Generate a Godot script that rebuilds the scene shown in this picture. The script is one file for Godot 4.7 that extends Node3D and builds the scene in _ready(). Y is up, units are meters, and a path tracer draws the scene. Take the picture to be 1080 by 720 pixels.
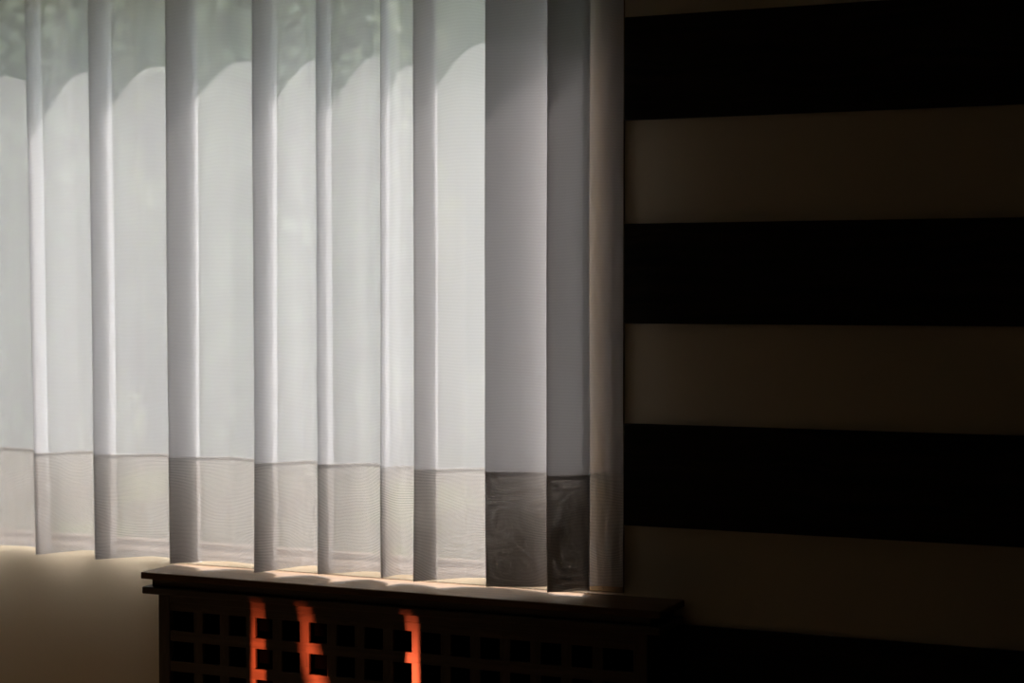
extends Node3D

# ------------------------------------------------------------------ helpers
var rng := RandomNumberGenerator.new()
var taken := {}

func numbered(called: String) -> String:
	var n: int = taken.get(called, 0)
	taken[called] = n + 1
	return called if n == 0 else "%s_%03d" % [called, n]

func tag(o: Node3D, label := "", category := "", group := "", kind := "") -> Node3D:
	if label: o.set_meta("label", label)
	if category: o.set_meta("category", category)
	if group: o.set_meta("group", group)
	if kind: o.set_meta("kind", kind)
	return o

func base(called: String, at := Vector3.ZERO) -> Node3D:
	var o := Node3D.new()
	o.name = numbered(called)
	o.position = at
	add_child(o)
	return o

func mb() -> SurfaceTool:
	var st := SurfaceTool.new()
	st.begin(Mesh.PRIMITIVE_TRIANGLES)
	st.set_smooth_group(-1)
	return st

func put(st: SurfaceTool, called: String, m: Material, parent: Node3D = null, at := Vector3.ZERO) -> MeshInstance3D:
	st.generate_normals()
	return inst(st.commit(), called, m, parent, at)

func inst(mesh: Mesh, called: String, m: Material, parent: Node3D = null, at := Vector3.ZERO) -> MeshInstance3D:
	var o := MeshInstance3D.new()
	o.mesh = mesh
	o.material_override = null
	for i in mesh.get_surface_count():
		o.set_surface_override_material(i, m)
	o.name = called if parent else numbered(called)
	o.position = at
	o.cast_shadow = GeometryInstance3D.SHADOW_CASTING_SETTING_ON
	if parent:
		parent.add_child(o, true)
	else:
		add_child(o)
	return o

# one flat polygon, turned so that it faces away from c
func face(st: SurfaceTool, pts: Array, c: Vector3) -> void:
	var n: Vector3 = (pts[1] - pts[0]).cross(pts[2] - pts[0])
	var mid := Vector3.ZERO
	for p: Vector3 in pts:
		mid += p / pts.size()
	if n.dot(mid - c) > 0:
		pts = pts.duplicate()
		pts.reverse()
	for i in range(1, pts.size() - 1):
		st.add_vertex(pts[0])
		st.add_vertex(pts[i])
		st.add_vertex(pts[i + 1])

# box from a to b with chamfered edges
func bx(st: SurfaceTool, a: Vector3, b: Vector3, e := 0.0) -> void:
	var c := (a + b) / 2.0
	var h := (b - a).abs() / 2.0
	e = minf(e, minf(h.x, minf(h.y, h.z)) * 0.9)
	var v := func(sx: int, sy: int, sz: int, axis: int) -> Vector3:
		var p := Vector3(h.x * sx, h.y * sy, h.z * sz)
		for k in 3:
			if k != axis:
				p[k] -= e * signf(p[k])
		return c + p
	for axis in 3:
		for s in [-1, 1]:
			var q := []
			for o in [[-1, -1], [1, -1], [1, 1], [-1, 1]]:
				var g := [0, 0, 0]
				g[axis] = s
				g[(axis + 1) % 3] = o[0]
				g[(axis + 2) % 3] = o[1]
				q.append(v.call(g[0], g[1], g[2], axis))
			face(st, q, c)
	if e <= 0.0:
		return
	for axis in 3:
		var k1 := (axis + 1) % 3
		var k2 := (axis + 2) % 3
		for o in [[-1, -1], [1, -1], [1, 1], [-1, 1]]:
			var lo := [0, 0, 0]
			lo[axis] = -1
			lo[k1] = o[0]
			lo[k2] = o[1]
			var hi := lo.duplicate()
			hi[axis] = 1
			face(st, [v.call(lo[0], lo[1], lo[2], k1), v.call(hi[0], hi[1], hi[2], k1), v.call(hi[0], hi[1], hi[2], k2), v.call(lo[0], lo[1], lo[2], k2)], c)
	for sx in [-1, 1]:
		for sy in [-1, 1]:
			for sz in [-1, 1]:
				face(st, [v.call(sx, sy, sz, 0), v.call(sx, sy, sz, 1), v.call(sx, sy, sz, 2)], c)

func box_part(called: String, m: Material, parent: Node3D, a: Vector3, b: Vector3, e := 0.002) -> MeshInstance3D:
	var st := mb()
	bx(st, a, b, e)
	return put(st, called, m, parent)

# prism: polygon in xy, from z0 to z1
func prism(st: SurfaceTool, poly: Array, z0: float, z1: float) -> void:
	var c := Vector3.ZERO
	for p: Vector2 in poly:
		c += Vector3(p.x, p.y, (z0 + z1) / 2.0) / poly.size()
	var f := []
	var k := []
	for p: Vector2 in poly:
		f.append(Vector3(p.x, p.y, z0))
		k.append(Vector3(p.x, p.y, z1))
	face(st, f, c)
	face(st, k, c)
	for i in poly.size():
		var j := (i + 1) % poly.size()
		face(st, [f[i], f[j], k[j], k[i]], c)

# surface of revolution about y
func lathe(st: SurfaceTool, prof: Array, n := 24, at := Vector3.ZERO, turn := Basis()) -> void:
	for i in prof.size() - 1:
		for k in n:
			var q := []
			for ik in [[i, k], [i, k + 1], [i + 1, k + 1], [i + 1, k]]:
				var p: Vector2 = prof[ik[0]]
				var t: float = TAU * ik[1] / n
				q.append(at + turn * Vector3(p.x * cos(t), p.y, p.x * sin(t)))
			st.add_vertex(q[0]); st.add_vertex(q[1]); st.add_vertex(q[2])
			st.add_vertex(q[0]); st.add_vertex(q[2]); st.add_vertex(q[3])

# ------------------------------------------------------------------ materials
func lin(r: float, g: float, b: float, a := 1.0) -> Color:
	var c := Color(r, g, b).linear_to_srgb()
	c.a = a
	return c

func mat(c: Color, rough := 0.8, spec := 0.5) -> StandardMaterial3D:
	var m := StandardMaterial3D.new()
	m.albedo_color = c
	m.roughness = rough
	m.metallic_specular = spec
	return m

# wood grain running along u: streaks between two linear colours
func grain_image(dark: Vector3, light: Vector3, sd: int, w := 512, h := 512, along := true) -> ImageTexture:
	var n1 := FastNoiseLite.new()
	n1.seed = sd
	n1.frequency = 0.02
	n1.fractal_octaves = 4
	var n2 := FastNoiseLite.new()
	n2.seed = sd + 9
	n2.frequency = 0.006
	var im := Image.create(w, h, false, Image.FORMAT_RGB8)
	for y in h:
		for x in w:
			var u := float(x if along else y)
			var v := float(y if along else x)
			var size_u := float(w if along else h)
			var wob := n2.get_noise_2d(u * 0.9, v * 0.8) * 14.0
			var a := n1.get_noise_2d(u * 0.09, (v + wob) * 2.6)
			var b := n1.get_noise_2d((u - size_u) * 0.09, (v + wob) * 2.6)
			var t := clampf(0.5 + 0.75 * lerpf(a, b, u / size_u), 0.0, 1.0)
			var c := dark.lerp(light, t)
			im.set_pixel(x, y, Color(c.x, c.y, c.z).linear_to_srgb())
	return ImageTexture.create_from_image(im)

func wood(tex: ImageTexture, scale: float, rough: float, spec := 0.5) -> StandardMaterial3D:
	var m := StandardMaterial3D.new()
	m.albedo_texture = tex
	m.uv1_triplanar = true
	m.uv1_world_triplanar = true
	m.uv1_scale = Vector3(scale, scale, scale)
	m.roughness = rough
	m.metallic_specular = spec
	return m

func noise_bump(m: StandardMaterial3D, freq: float, depth: float, sd: int) -> void:
	var n := FastNoiseLite.new()
	n.seed = sd
	n.frequency = freq
	n.fractal_octaves = 4
	var t := NoiseTexture2D.new()
	t.noise = n
	t.seamless = true
	t.width = 512
	t.height = 512
	m.heightmap_enabled = true
	m.heightmap_texture = t
	m.heightmap_scale = depth
	m.uv1_triplanar = true
	m.uv1_world_triplanar = true

# sheer voile: rows of weft and columns of warp with open gaps between (alpha)
func voile_image(sd: int, low: float, high: float, uneven: float, warp_share := 0.35, coarse := false) -> ImageTexture:
	var r := RandomNumberGenerator.new()
	r.seed = sd
	var w := 64
	var h := 512
	var im := Image.create(w, h, false, Image.FORMAT_RGBA8)
	for j in h / 8:
		var k := r.randf_range(-uneven, uneven)
		for jj in 8:
			for x in w:
				var weft := 0.5 + 0.5 * cos(TAU * jj / 8.0)
				if coarse:
					weft = [1.0, 1.0, 1.0, 1.0, 1.0, 0.4, 0.0, 0.4][jj]
				var warp := 0.5 + 0.5 * cos(TAU * (x % 8) / 8.0)
				var a := clampf(lerpf(low, high, maxf(weft, warp * warp_share)) + k, 0.0, 1.0)
				im.set_pixel(x, j * 8 + jj, Color(1, 1, 1, a))
	return ImageTexture.create_from_image(im)

func cloth(tex: ImageTexture, col: Color, through: float) -> StandardMaterial3D:
	var m := StandardMaterial3D.new()
	m.albedo_color = col
	m.albedo_texture = tex
	m.transparency = BaseMaterial3D.TRANSPARENCY_ALPHA
	m.cull_mode = BaseMaterial3D.CULL_DISABLED
	m.roughness = 0.9
	m.metallic_specular = 0.2
	m.backlight_enabled = true
	m.backlight = lin(through, through, through)
	return m

# ------------------------------------------------------------------ curtain
# plan of the folds (x, z) where they show in the photograph, then on to the left
var plan := [[-3.925, 0.035], [-3.814, 0.03], [-3.654, 0.075], [-3.641, 0.165], [-3.557, 0.035], [-3.386, 0.075], [-3.404, 0.165], [-3.305, 0.035], [-3.070, 0.075], [-3.124, 0.165], [-2.978, 0.03], [-2.794, 0.075], [-2.823, 0.165], [-2.711, 0.035], [-2.608, 0.08], [-2.613, 0.16], [-2.511, 0.035], [-2.418, 0.08], [-2.409, 0.15], [-2.389, 0.06], [-2.264, 0.085], [-2.299, 0.165], [-2.193, 0.03], [-1.919, 0.05], [-2.077, 0.165], [-1.939, 0.07], [-1.810, 0.06], [-1.897, 0.155], [-1.851, 0.085], [-1.828, 0.045], [-1.803, 0.022], [-1.763, 0.017], [-1.730, 0.016]]

func fold_line() -> PackedVector2Array:
	var pts: Array[Vector2] = []
	var x := -5.45
	pts.append(Vector2(x - 0.1, 0.08))
	while x < -4.2:
		pts.append(Vector2(x, 0.15))
		pts.append(Vector2(x + 0.09, 0.01))
		pts.append(Vector2(x + 0.255, 0.06))
		x += 0.265
	pts.append(Vector2(-4.035, 0.14))
	for p in plan:
		pts.append(Vector2(p[0], p[1]))
	var out := PackedVector2Array()
	var steps := 12
	for i in pts.size() - 1:
		var p0: Vector2 = pts[maxi(i - 1, 0)]
		var p1: Vector2 = pts[i]
		var p2: Vector2 = pts[i + 1]
		var p3: Vector2 = pts[mini(i + 2, pts.size() - 1)]
		var d0 := maxf(sqrt(p0.distance_to(p1)), 0.05)
		var d1 := maxf(sqrt(p1.distance_to(p2)), 0.05)
		var d2 := maxf(sqrt(p2.distance_to(p3)), 0.05)
		var m1 := (p2 - p1) + d1 * ((p1 - p0) / d0 - (p2 - p0) / (d0 + d1))
		var m2 := (p2 - p1) + d1 * ((p3 - p2) / d2 - (p3 - p1) / (d1 + d2))
		for k in steps:
			var t := float(k) / steps
			var t2 := t * t
			var t3 := t2 * t
			out.append((2 * t3 - 3 * t2 + 1) * p1 + (t3 - 2 * t2 + t) * m1 + (-2 * t3 + 3 * t2) * p2 + (t3 - t2) * m2)
	out.append(pts[-1])
	return out

var cloth_noise := FastNoiseLite.new()

func cloth_point(p: Vector2, s: float, y: float) -> Vector3:
	var drop := clampf((2.4 - y) / 1.65, 0.0, 1.2)
	var x := p.x + 0.03 * drop * smoothstep(-3.0, -3.8, p.x)
	x += 0.006 * drop * cloth_noise.get_noise_2d(s * 90.0, y * 18.0)
	var z := p.y + 0.007 * drop * cloth_noise.get_noise_2d(s * 90.0 + 400.0, y * 22.0)
	z += 0.0035 * drop * cloth_noise.get_noise_2d(s * 700.0 + 90.0, y * 6.0)
	return Vector3(x, y, maxf(z, 0.013 if x > -1.86 else 0.002))

# a strip of cloth between two heights; off moves it along its normal
func sheet(st: SurfaceTool, line: PackedVector2Array, ys: Array, off: float, dip: Callable, skew: float) -> void:
	var n := line.size()
	var lens := PackedFloat32Array([0.0])
	for i in range(1, n):
		lens.append(lens[i - 1] + line[i].distance_to(line[i - 1]))
	var grid := []
	for y: float in ys:
		var row := PackedVector3Array()
		for i in n:
			var t := (line[mini(i + 1, n - 1)] - line[maxi(i - 1, 0)]).normalized()
			var p := cloth_point(line[i], lens[i], y + dip.call(lens[i], y))
			row.append(p + Vector3(-t.y, 0, t.x) * off)
		grid.append(row)
	for j in ys.size():
		for i in n:
			var a: Vector3 = grid[j][maxi(i - 1, 0)]
			var b: Vector3 = grid[j][mini(i + 1, n - 1)]
			var c: Vector3 = grid[maxi(j - 1, 0)][i]
			var d: Vector3 = grid[mini(j + 1, ys.size() - 1)][i]
			var nn := (c - d).cross(b - a).normalized()
			st.set_normal(-nn)
			var wave := skew * cloth_noise.get_noise_2d(lens[i] * 120.0, ys[j] * 130.0)
			st.set_uv(Vector2(lens[i] / 0.02, (ys[j] + wave) / 0.24))
			st.add_vertex(grid[j][i])
	for j in ys.size() - 1:
		for i in n - 1:
			var k := j * n + i
			for q in [k, k + 1, k + n, k + 1, k + n + 1, k + n]:
				st.add_index(base_index + q)
	base_index += ys.size() * n

var base_index := 0

func span(a: float, b: float, n: int) -> Array:
	var out := []
	for i in n + 1:
		out.append(lerpf(a, b, float(i) / n))
	return out

# ------------------------------------------------------------------ planting outside
func leafy(st: SurfaceTool, c: Vector3, r: Vector3, count: int) -> void:
	for i in count:
		var d := Vector3(rng.randfn(), rng.randfn(), rng.randfn()).normalized() * pow(rng.randf(), 0.4)
		var p := c + d * r
		var u := Vector3(rng.randfn(), rng.randfn(), rng.randfn()).normalized()
		var v := u.cross(Vector3(rng.randfn(), rng.randfn(), rng.randfn())).normalized()
		var l := rng.randf_range(0.10, 0.17)
		var w := l * 0.42
		var tip := p + u * l
		var fold := u.cross(v) * w * 0.35
		for q in [[p, p + u * l * 0.5 + v * w + fold, tip], [p, tip, p + u * l * 0.5 - v * w + fold]]:
			for e: Vector3 in q:
				st.add_vertex(e)

func _ready() -> void:
	rng.seed = 7
	cloth_noise.seed = 3
	cloth_noise.frequency = 0.03
	cloth_noise.fractal_octaves = 2

	# ---------------------------------------------------------------- camera, sky, sun, exposure
	var cam := Camera3D.new()
	cam.name = "camera"
	cam.fov = rad_to_deg(2.0 * atan(360.0 / 1900.0))
	cam.near = 0.05
	cam.far = 200.0
	add_child(cam)
	cam.position = Vector3(0, 1.58, 4.65)
	cam.rotation = Vector3(-atan(52.0 / 1900.0), deg_to_rad(24.0), 0)
	cam.current = true
	var lens := CameraAttributesPhysical.new()
	lens.frustum_focal_length = 1900.0 * 24.0 / 720.0
	lens.frustum_focus_distance = 5.05
	lens.exposure_aperture = 2.8
	cam.attributes = lens

	var sky_m := ProceduralSkyMaterial.new()
	sky_m.sky_top_color = Color(0.60, 0.655, 0.71)
	sky_m.sky_horizon_color = Color(0.79, 0.81, 0.81)
	sky_m.ground_horizon_color = Color(0.55, 0.56, 0.50)
	sky_m.ground_bottom_color = Color(0.30, 0.30, 0.25)
	sky_m.sun_angle_max = 3.0
	var sky := Sky.new()
	sky.sky_material = sky_m
	var env := Environment.new()
	env.background_mode = Environment.BG_SKY
	env.sky = sky
	env.background_energy_multiplier = 9.8
	env.tonemap_mode = Environment.TONE_MAPPER_LINEAR
	env.tonemap_exposure = 1.0
	env.sdfgi_enabled = true
	env.ssao_enabled = true
	env.ssil_enabled = true
	var we := WorldEnvironment.new()
	we.name = "environment"
	we.environment = env
	add_child(we)

	var sun := DirectionalLight3D.new()
	sun.name = "sun"
	sun.light_color = Color(1.0, 0.98, 0.965)
	sun.light_energy = 6.3
	sun.light_angular_distance = 0.4
	sun.shadow_enabled = true
	add_child(sun)
	var el := deg_to_rad(58.0)
	var az := deg_to_rad(-14.0)
	sun.look_at_from_position(Vector3.ZERO, Vector3(-sin(az) * cos(el), -sin(el), cos(az) * cos(el)))

	# ---------------------------------------------------------------- materials
	var plaster := mat(lin(0.84, 0.73, 0.55), 0.9, 0.3)
	noise_bump(plaster, 0.05, 0.03, 11)
	plaster.uv1_scale = Vector3(2, 2, 2)
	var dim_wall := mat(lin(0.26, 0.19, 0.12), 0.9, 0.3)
	var ceiling_m := mat(lin(0.34, 0.27, 0.19), 0.95, 0.3)
	var plank_m := wood(grain_image(Vector3(0.006, 0.005, 0.003), Vector3(0.03, 0.024, 0.014), 21), 1.1, 0.6, 0.3)
	var floor_m := wood(grain_image(Vector3(0.09, 0.05, 0.022), Vector3(0.20, 0.12, 0.055), 33), 0.9, 0.45)
	var trim_m := wood(grain_image(Vector3(0.16, 0.09, 0.035), Vector3(0.30, 0.19, 0.08), 41, 512, 512, false), 1.5, 0.55)
	var top_m := wood(grain_image(Vector3(0.08, 0.042, 0.02), Vector3(0.165, 0.095, 0.047), 51), 1.6, 0.42, 0.32)
	var dark_x := wood(grain_image(Vector3(0.04, 0.028, 0.017), Vector3(0.085, 0.06, 0.038), 61), 2.0, 0.5)
	var dark_y := wood(grain_image(Vector3(0.04, 0.028, 0.017), Vector3(0.085, 0.06, 0.038), 62, 512, 512, false), 2.0, 0.5)
	var frame_m := mat(lin(0.14, 0.085, 0.04), 0.5)
	var glass := StandardMaterial3D.new()
	glass.transparency = BaseMaterial3D.TRANSPARENCY_ALPHA
	glass.albedo_color = Color(1, 1, 1, 0.04)
	glass.roughness = 0.0
	var iron := mat(lin(0.03, 0.03, 0.03), 0.45)
	var metal := mat(lin(0.6, 0.6, 0.6), 0.35)
	metal.metallic = 1.0
	var voile := cloth(voile_image(5, 0.66, 0.84, 0.0), lin(0.92, 0.895, 0.90), 0.195)
	var hem_m := cloth(voile_image(6, 0.22, 0.99, 0.0, 0.0, true), lin(0.88, 0.84, 0.81), 0.29)

	# ---------------------------------------------------------------- the room
	var wy := 2.645     # window head
	var sy := 0.767     # window sill
	var xl := -5.40
	var xr := -1.846
	var st := mb()
	bx(st, Vector3(xr, 0, -0.2), Vector3(2.3, 2.9, 0))
	bx(st, Vector3(-6.3, 0, -0.2), Vector3(xl, 2.9, 0))
	bx(st, Vector3(xl, 0, -0.2), Vector3(xr, sy, 0))
	bx(st, Vector3(xl, wy, -0.2), Vector3(xr, 2.9, 0))
	var wall := put(st, "wall_back", plaster)
	tag(wall, "beige plaster window wall banded with dark boards", "", "", "structure")
	for r in [[2.049, 2.329], [1.494, 1.767], [0.940, 1.220], [0.400, 0.677]]:
		var pl := mb()
		bx(pl, Vector3(-1.728, r[0], 0.0), Vector3(2.2, r[1], 0.018), 0.003)
		var o := put(pl, "plank", plank_m, wall)
		tag(o, "wide near-black wooden board across the wall")
	var rooms := [
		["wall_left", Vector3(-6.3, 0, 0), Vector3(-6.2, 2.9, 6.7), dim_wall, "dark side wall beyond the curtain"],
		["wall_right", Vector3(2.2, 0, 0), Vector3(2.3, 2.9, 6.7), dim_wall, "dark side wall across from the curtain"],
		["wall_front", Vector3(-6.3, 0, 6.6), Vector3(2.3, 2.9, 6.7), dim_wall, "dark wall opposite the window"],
		["floor", Vector3(-6.3, -0.1, -0.2), Vector3(2.3, 0, 6.7), floor_m, "dark brown wooden floor of the room"],
		["ceiling", Vector3(-6.3, 2.85, -0.2), Vector3(2.3, 2.95, 6.7), ceiling_m, "dim plain ceiling of the room"]]
	for r in rooms:
		var s2 := mb()
		bx(s2, r[1], r[2])
		tag(put(s2, r[0], r[3]), r[4], "", "", "structure")

	# window: frame, panes, sill
	var win := base("window_1", Vector3(0, 0, 0))
	tag(win, "wide brown framed window behind the sheer curtain", "", "", "structure")
	box_part("frame_rail", frame_m, win, Vector3(xl, sy + 0.002, -0.16), Vector3(xr, sy + 0.022, -0.11))
	box_part("frame_rail", frame_m, win, Vector3(xl, wy - 0.03, -0.16), Vector3(xr, wy, -0.11))
	box_part("frame_stile", frame_m, win, Vector3(xr - 0.03, sy + 0.022, -0.16), Vector3(xr, wy - 0.03, -0.11))
	box_part("frame_stile", frame_m, win, Vector3(xl, sy + 0.022, -0.16), Vector3(xl + 0.03, wy - 0.03, -0.11))
	box_part("mullion", frame_m, win, Vector3(-4.28, sy + 0.022, -0.16), Vector3(-4.22, wy - 0.03, -0.11))
	box_part("pane", glass, win, Vector3(-4.22, sy + 0.022, -0.137), Vector3(xr - 0.03, wy - 0.03, -0.133), 0.0)
	box_part("pane", glass, win, Vector3(xl + 0.03, sy + 0.022, -0.137), Vector3(-4.28, wy - 0.03, -0.133), 0.0)
	box_part("sill", frame_m, win, Vector3(xl, sy - 0.001, -0.108), Vector3(xr, sy + 0.005, 0.0))

	# brown upright board between the window and the dark planks, with a small hook
	st = mb()
	bx(st, Vector3(xr, 0.75, 0.0), Vector3(-1.731, 2.85, 0.006), 0.002)
	tag(put(st, "trim_1", trim_m), "upright brown board along the window edge", "", "", "structure")
	st = mb()
	lathe(st, [Vector2(0.0, 0.010), Vector2(0.004, 0.0098), Vector2(0.0065, 0.008), Vector2(0.007, 0.006), Vector2(0.0055, 0.004), Vector2(0.003, 0.003), Vector2(0.003, 0.0)], 16, Vector3.ZERO, Basis(Vector3.RIGHT, PI / 2))
	tag(put(st, "curtain_peg", iron, null, Vector3(-1.768, 1.128, 0.003)), "small dark round peg on the board behind the curtain edge", "peg")

	# ---------------------------------------------------------------- curtain
	var line := fold_line()
	var cur := base("sheer_curtain", Vector3(0, 0, 0))
	tag(cur, "white sheer pleated curtain with a wide hem hanging over the wooden cabinet", "curtain")
	var hem_top := 1.083
	var hem_low := 0.766
	var none := func(_s: float, _y: float) -> float: return 0.0
	var sag := func(s: float, y: float) -> float:
		var k := clampf((hem_top - y) / (hem_top - hem_low), 0.0, 1.0)
		return 0.006 * cloth_noise.get_noise_2d(s * 60.0, 77.0) + 0.008 * k * cloth_noise.get_noise_2d(s * 40.0, 33.0)
	st = SurfaceTool.new()
	st.begin(Mesh.PRIMITIVE_TRIANGLES)
	base_index = 0
	var ys := span(2.79, hem_top + 0.06, 40)
	ys.append(hem_top)
	ys.append(hem_top - 0.012)
	sheet(st, line, ys, 0.0, func(s: float, y: float) -> float: return sag.call(s, y) if y < hem_top + 0.03 else 0.0, 0.004)
	inst(st.commit(), "panel", voile, cur)
	st = SurfaceTool.new()
	st.begin(Mesh.PRIMITIVE_TRIANGLES)
	base_index = 0
	sheet(st, line, span(hem_top, hem_low, 40), 0.0007, sag, 0.013)
	sheet(st, line, span(hem_top, hem_low, 40), -0.0007, sag, 0.013)
	tag(inst(st.commit(), "hem", hem_m, cur), "wide folded hem with rippled sheen")

	var rail := base("curtain_rail", Vector3(0, 0, 0))
	tag(rail, "slim curtain rail under the ceiling above the sheer curtain", "rail")
	box_part("track", metal, rail, Vector3(-5.6, 2.80, 0.06), Vector3(-1.70, 2.825, 0.10))
	for bxx in [-5.5, -4.2, -2.9, -1.8]:
		box_part("bracket", metal, rail, Vector3(bxx - 0.015, 2.822, 0.065), Vector3(bxx + 0.015, 2.85, 0.095))

	# ---------------------------------------------------------------- radiator cabinet
	var cab := base("radiator_cabinet", Vector3(-2.378, 0, 0))
	tag(cab, "low dark wooden radiator cabinet with a square lattice front under the curtain", "cabinet")
	var ox := 2.378
	var cl := -3.151 + ox
	var cr := -1.60 + ox
	var zf := 0.176      # face of the frame
	box_part("top_board", top_m, cab, Vector3(-3.197 + ox, 0.724, 0.001), Vector3(-1.556 + ox, 0.744, 0.200), 0.002)
	box_part("frieze", dark_x, cab, Vector3(-3.167 + ox, 0.700, 0.001), Vector3(-1.585 + ox, 0.724, 0.185))
	box_part("moulding", dark_x, cab, Vector3(-3.195 + ox, 0.679, 0.001), Vector3(-1.558 + ox, 0.700, 0.198), 0.003)
	box_part("side_panel", dark_y, cab, Vector3(cl, 0.0, 0.001), Vector3(cl + 0.018, 0.679, zf - 0.022))
	box_part("side_panel", dark_y, cab, Vector3(cr - 0.018, 0.0, 0.001), Vector3(cr, 0.679, zf - 0.022))
	box_part("stile", dark_y, cab, Vector3(cl, 0.0, zf - 0.022), Vector3(cl + 0.040, 0.679, zf))
	box_part("stile", dark_y, cab, Vector3(cr - 0.040, 0.0, zf - 0.022), Vector3(cr, 0.679, zf))
	box_part("rail", dark_x, cab, Vector3(cl + 0.040, 0.655, zf - 0.022), Vector3(cr - 0.040, 0.679, zf))
	box_part("rail", dark_x, cab, Vector3(cl + 0.040, 0.0, zf - 0.022), Vector3(cr - 0.040, 0.085, zf))
	# lattice of half-lapped slats, each its own piece
	var x0 := cl + 0.040
	var x1 := cr - 0.040
	var pitch := 0.0907
	var slat_w := 0.032
	var first_x := -3.087 + ox - slat_w
	var vert := mb()
	bx(vert, Vector3(0, 0.085, zf - 0.016), Vector3(slat_w, 0.655, zf - 0.004), 0.0015)
	vert.generate_normals()
	var vmesh := vert.commit()
	var k := 0
	while first_x + k * pitch + slat_w < x1:
		var xx := first_x + k * pitch
		if xx >= x0 - 0.001:
			inst(vmesh, "slat", dark_y, cab, Vector3(xx, 0, 0))
		k += 1
	var horiz := mb()
	bx(horiz, Vector3(x0, 0, zf - 0.0165), Vector3(x1, slat_w, zf - 0.0035), 0.0015)
	horiz.generate_normals()
	var hmesh := horiz.commit()
	var yy := 0.630
	while yy > 0.10:
		inst(hmesh, "slat", dark_x, cab, Vector3(0, yy, 0))
		yy -= pitch

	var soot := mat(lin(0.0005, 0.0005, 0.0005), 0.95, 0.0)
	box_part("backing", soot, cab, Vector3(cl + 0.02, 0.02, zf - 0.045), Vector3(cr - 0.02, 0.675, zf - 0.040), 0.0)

	# ---------------------------------------------------------------- lantern on the floor, in front of the cabinet
	var lp := Vector3(-2.55, 0.25, 1.00)
	var lan := base("slit_lantern", Vector3(lp.x, 0, lp.z))
	tag(lan, "small dark metal lantern with three narrow slits on the floor facing the cabinet", "lantern")
	var pz := -0.12
	var kk := 0.12 / (1.00 - zf)
	var tx := func(x: float) -> float: return (x - lp.x) * kk
	var t_top := 0.25 + (0.625 - 0.25) * kk
	var t_bot := 0.25 + (0.30 - 0.25) * kk
	var slits := [[-2.826, -2.780, -2.828, -2.776], [-2.674, -2.630, -2.590, -2.545], [-2.322, -2.282, -2.318, -2.276]]
	var edges := []
	var prev_top := -0.11
	var prev_bot := -0.11
	for sl in slits:
		edges.append([prev_top, tx.call(sl[0]), prev_bot, tx.call(sl[2])])
		prev_top = tx.call(sl[1])
		prev_bot = tx.call(sl[3])
	edges.append([prev_top, 0.11, prev_bot, 0.11])
	for e in edges:
		st = mb()
		prism(st, [Vector2(e[0], t_top), Vector2(e[1], t_top), Vector2(e[3], t_bot), Vector2(e[2], t_bot)], pz - 0.001, pz)
		put(st, "front_plate", iron, lan)
	box_part("front_plate", iron, lan, Vector3(-0.11, t_top, pz - 0.001), Vector3(0.11, 0.40, pz), 0.0)
	box_part("front_plate", iron, lan, Vector3(-0.11, 0.03, pz - 0.001), Vector3(0.11, t_bot, pz), 0.0)
	box_part("side_plate", iron, lan, Vector3(-0.113, 0.03, pz - 0.001), Vector3(-0.11, 0.40, 0.06), 0.0)
	box_part("side_plate", iron, lan, Vector3(0.11, 0.03, pz - 0.001), Vector3(0.113, 0.40, 0.06), 0.0)
	box_part("back_plate", iron, lan, Vector3(-0.113, 0.03, 0.06), Vector3(0.113, 0.40, 0.063), 0.0)
	box_part("base", iron, lan, Vector3(-0.12, 0.0, pz - 0.008), Vector3(0.12, 0.03, 0.07))
	box_part("lid", iron, lan, Vector3(-0.12, 0.40, pz - 0.008), Vector3(0.12, 0.42, 0.07))
	var flame := StandardMaterial3D.new()
	flame.albedo_color = Color(0.2, 0.03, 0.02)
	flame.emission_enabled = true
	flame.emission = Color(1.0, 0.35, 0.2)
	flame.emission_energy_multiplier = 1.0
	box_part("lamp_filament", flame, lan, Vector3(-0.0012, 0.235, 0.001), Vector3(0.0012, 0.265, 0.003), 0.0)
	box_part("lamp_holder", iron, lan, Vector3(-0.008, 0.03, -0.004), Vector3(0.008, 0.232, 0.008))
	var al := AreaLight3D.new()
	al.name = "lantern_light"
	al.area_size = Vector2(0.0024, 0.03)
	al.area_normalize_energy = true
	al.light_color = Color(1.0, 0.42, 0.26)
	al.light_energy = 6.5
	al.set("area_range", 12.0)
	al.shadow_enabled = true
	lan.add_child(al)
	al.position = Vector3(0, 0.25, -0.001)
	al.look_at_from_position(lp + Vector3(0, 0, -0.001), lp + Vector3(0, 0, -1.0))

	# ---------------------------------------------------------------- garden seen through the cloth
	var lawn := mat(lin(0.07, 0.10, 0.03), 0.95, 0.2)
	noise_bump(lawn, 0.08, 2.0, 91)
	st = mb()
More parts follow.
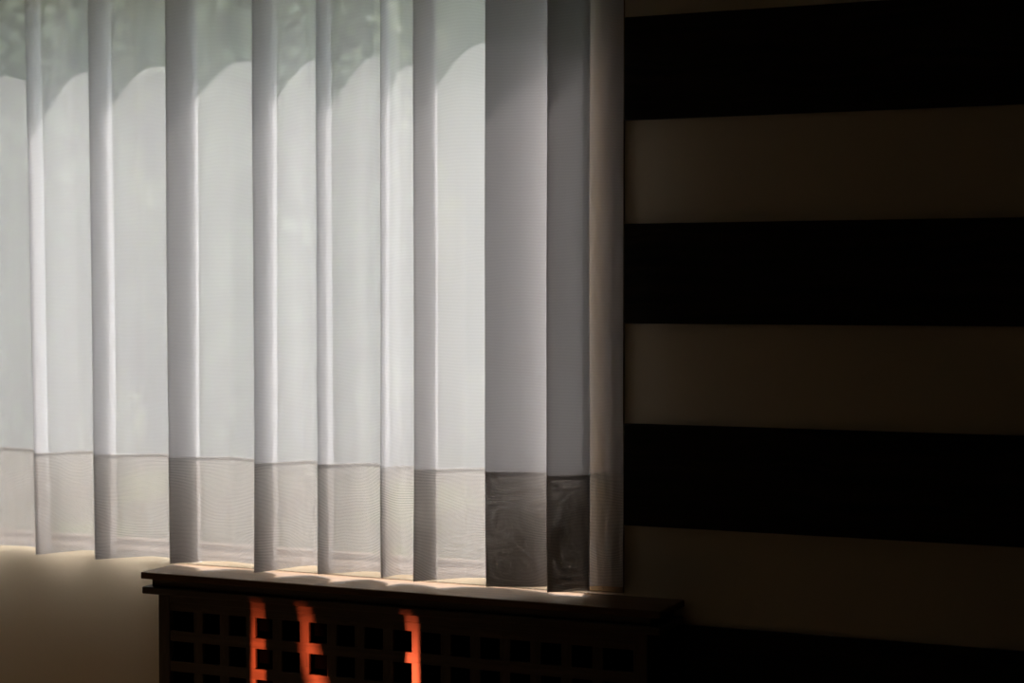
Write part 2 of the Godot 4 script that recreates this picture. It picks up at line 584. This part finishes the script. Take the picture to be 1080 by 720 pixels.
	bx(st, Vector3(-40, -0.45, -40), Vector3(20, -0.35, -0.2))
	tag(put(st, "ground", lawn), "green lawn outside the window", "", "", "structure")
	var leaf_m := mat(lin(0.20, 0.215, 0.135), 0.7, 0.4)
	leaf_m.backlight_enabled = true
	leaf_m.backlight = lin(0.12, 0.13, 0.07)
	leaf_m.cull_mode = BaseMaterial3D.CULL_DISABLED
	var bark := mat(lin(0.09, 0.06, 0.04), 0.9, 0.2)
	var shrubs := []
	for row in 2:
		for i in 6:
			shrubs.append([-2.0 - 3.05 * i - 1.5 * row, -9.0 - 3.2 * row + rng.randf_range(-0.2, 0.2), 3.0 + 0.5 * row + rng.randf_range(-0.2, 0.2)])
	for i in shrubs.size():
		var b: Array = shrubs[i]
		var tr := base("garden_shrub", Vector3(b[0], -0.35, b[1]))
		tag(tr, "leafy green shrub outside the window, faint behind the sheer curtain", "shrub", "shrubs outside the window")
		st = mb()
		lathe(st, [Vector2(0.0, 2.2), Vector2(0.03, 2.2), Vector2(0.06, 1.0), Vector2(0.09, 0.0), Vector2(0.0, 0.0)], 10)
		put(st, "trunk", bark, tr)
		st = mb()
		for c in 9:
			leafy(st, Vector3(rng.randf_range(-0.5, 0.5), 0.6 + (2.0 * b[2] - 1.2) * c / 8.0, rng.randf_range(-0.3, 0.3)), Vector3(0.95, 0.9, 0.8), 1500)
		tag(put(st, "foliage", leaf_m, tr), "", "", "", "stuff")
	# clipped hedge closing the garden behind the shrubs
	var hedge := base("garden_hedge", Vector3(-11, -0.35, -16.5))
	tag(hedge, "tall dark green hedge closing the garden behind the shrubs", "hedge")
	box_part("branches", leaf_m, hedge, Vector3(-14, 0, -0.5), Vector3(12, 7.4, 0.5), 0.2)
	st = mb()
	for i in 12000:
		leafy(st, Vector3(rng.randf_range(-14, 12), rng.randf_range(0.1, 7.4), rng.randf_range(-0.5, 0.5)), Vector3(0.15, 0.15, 0.25), 1)
	tag(put(st, "foliage", leaf_m, hedge), "", "", "", "stuff")
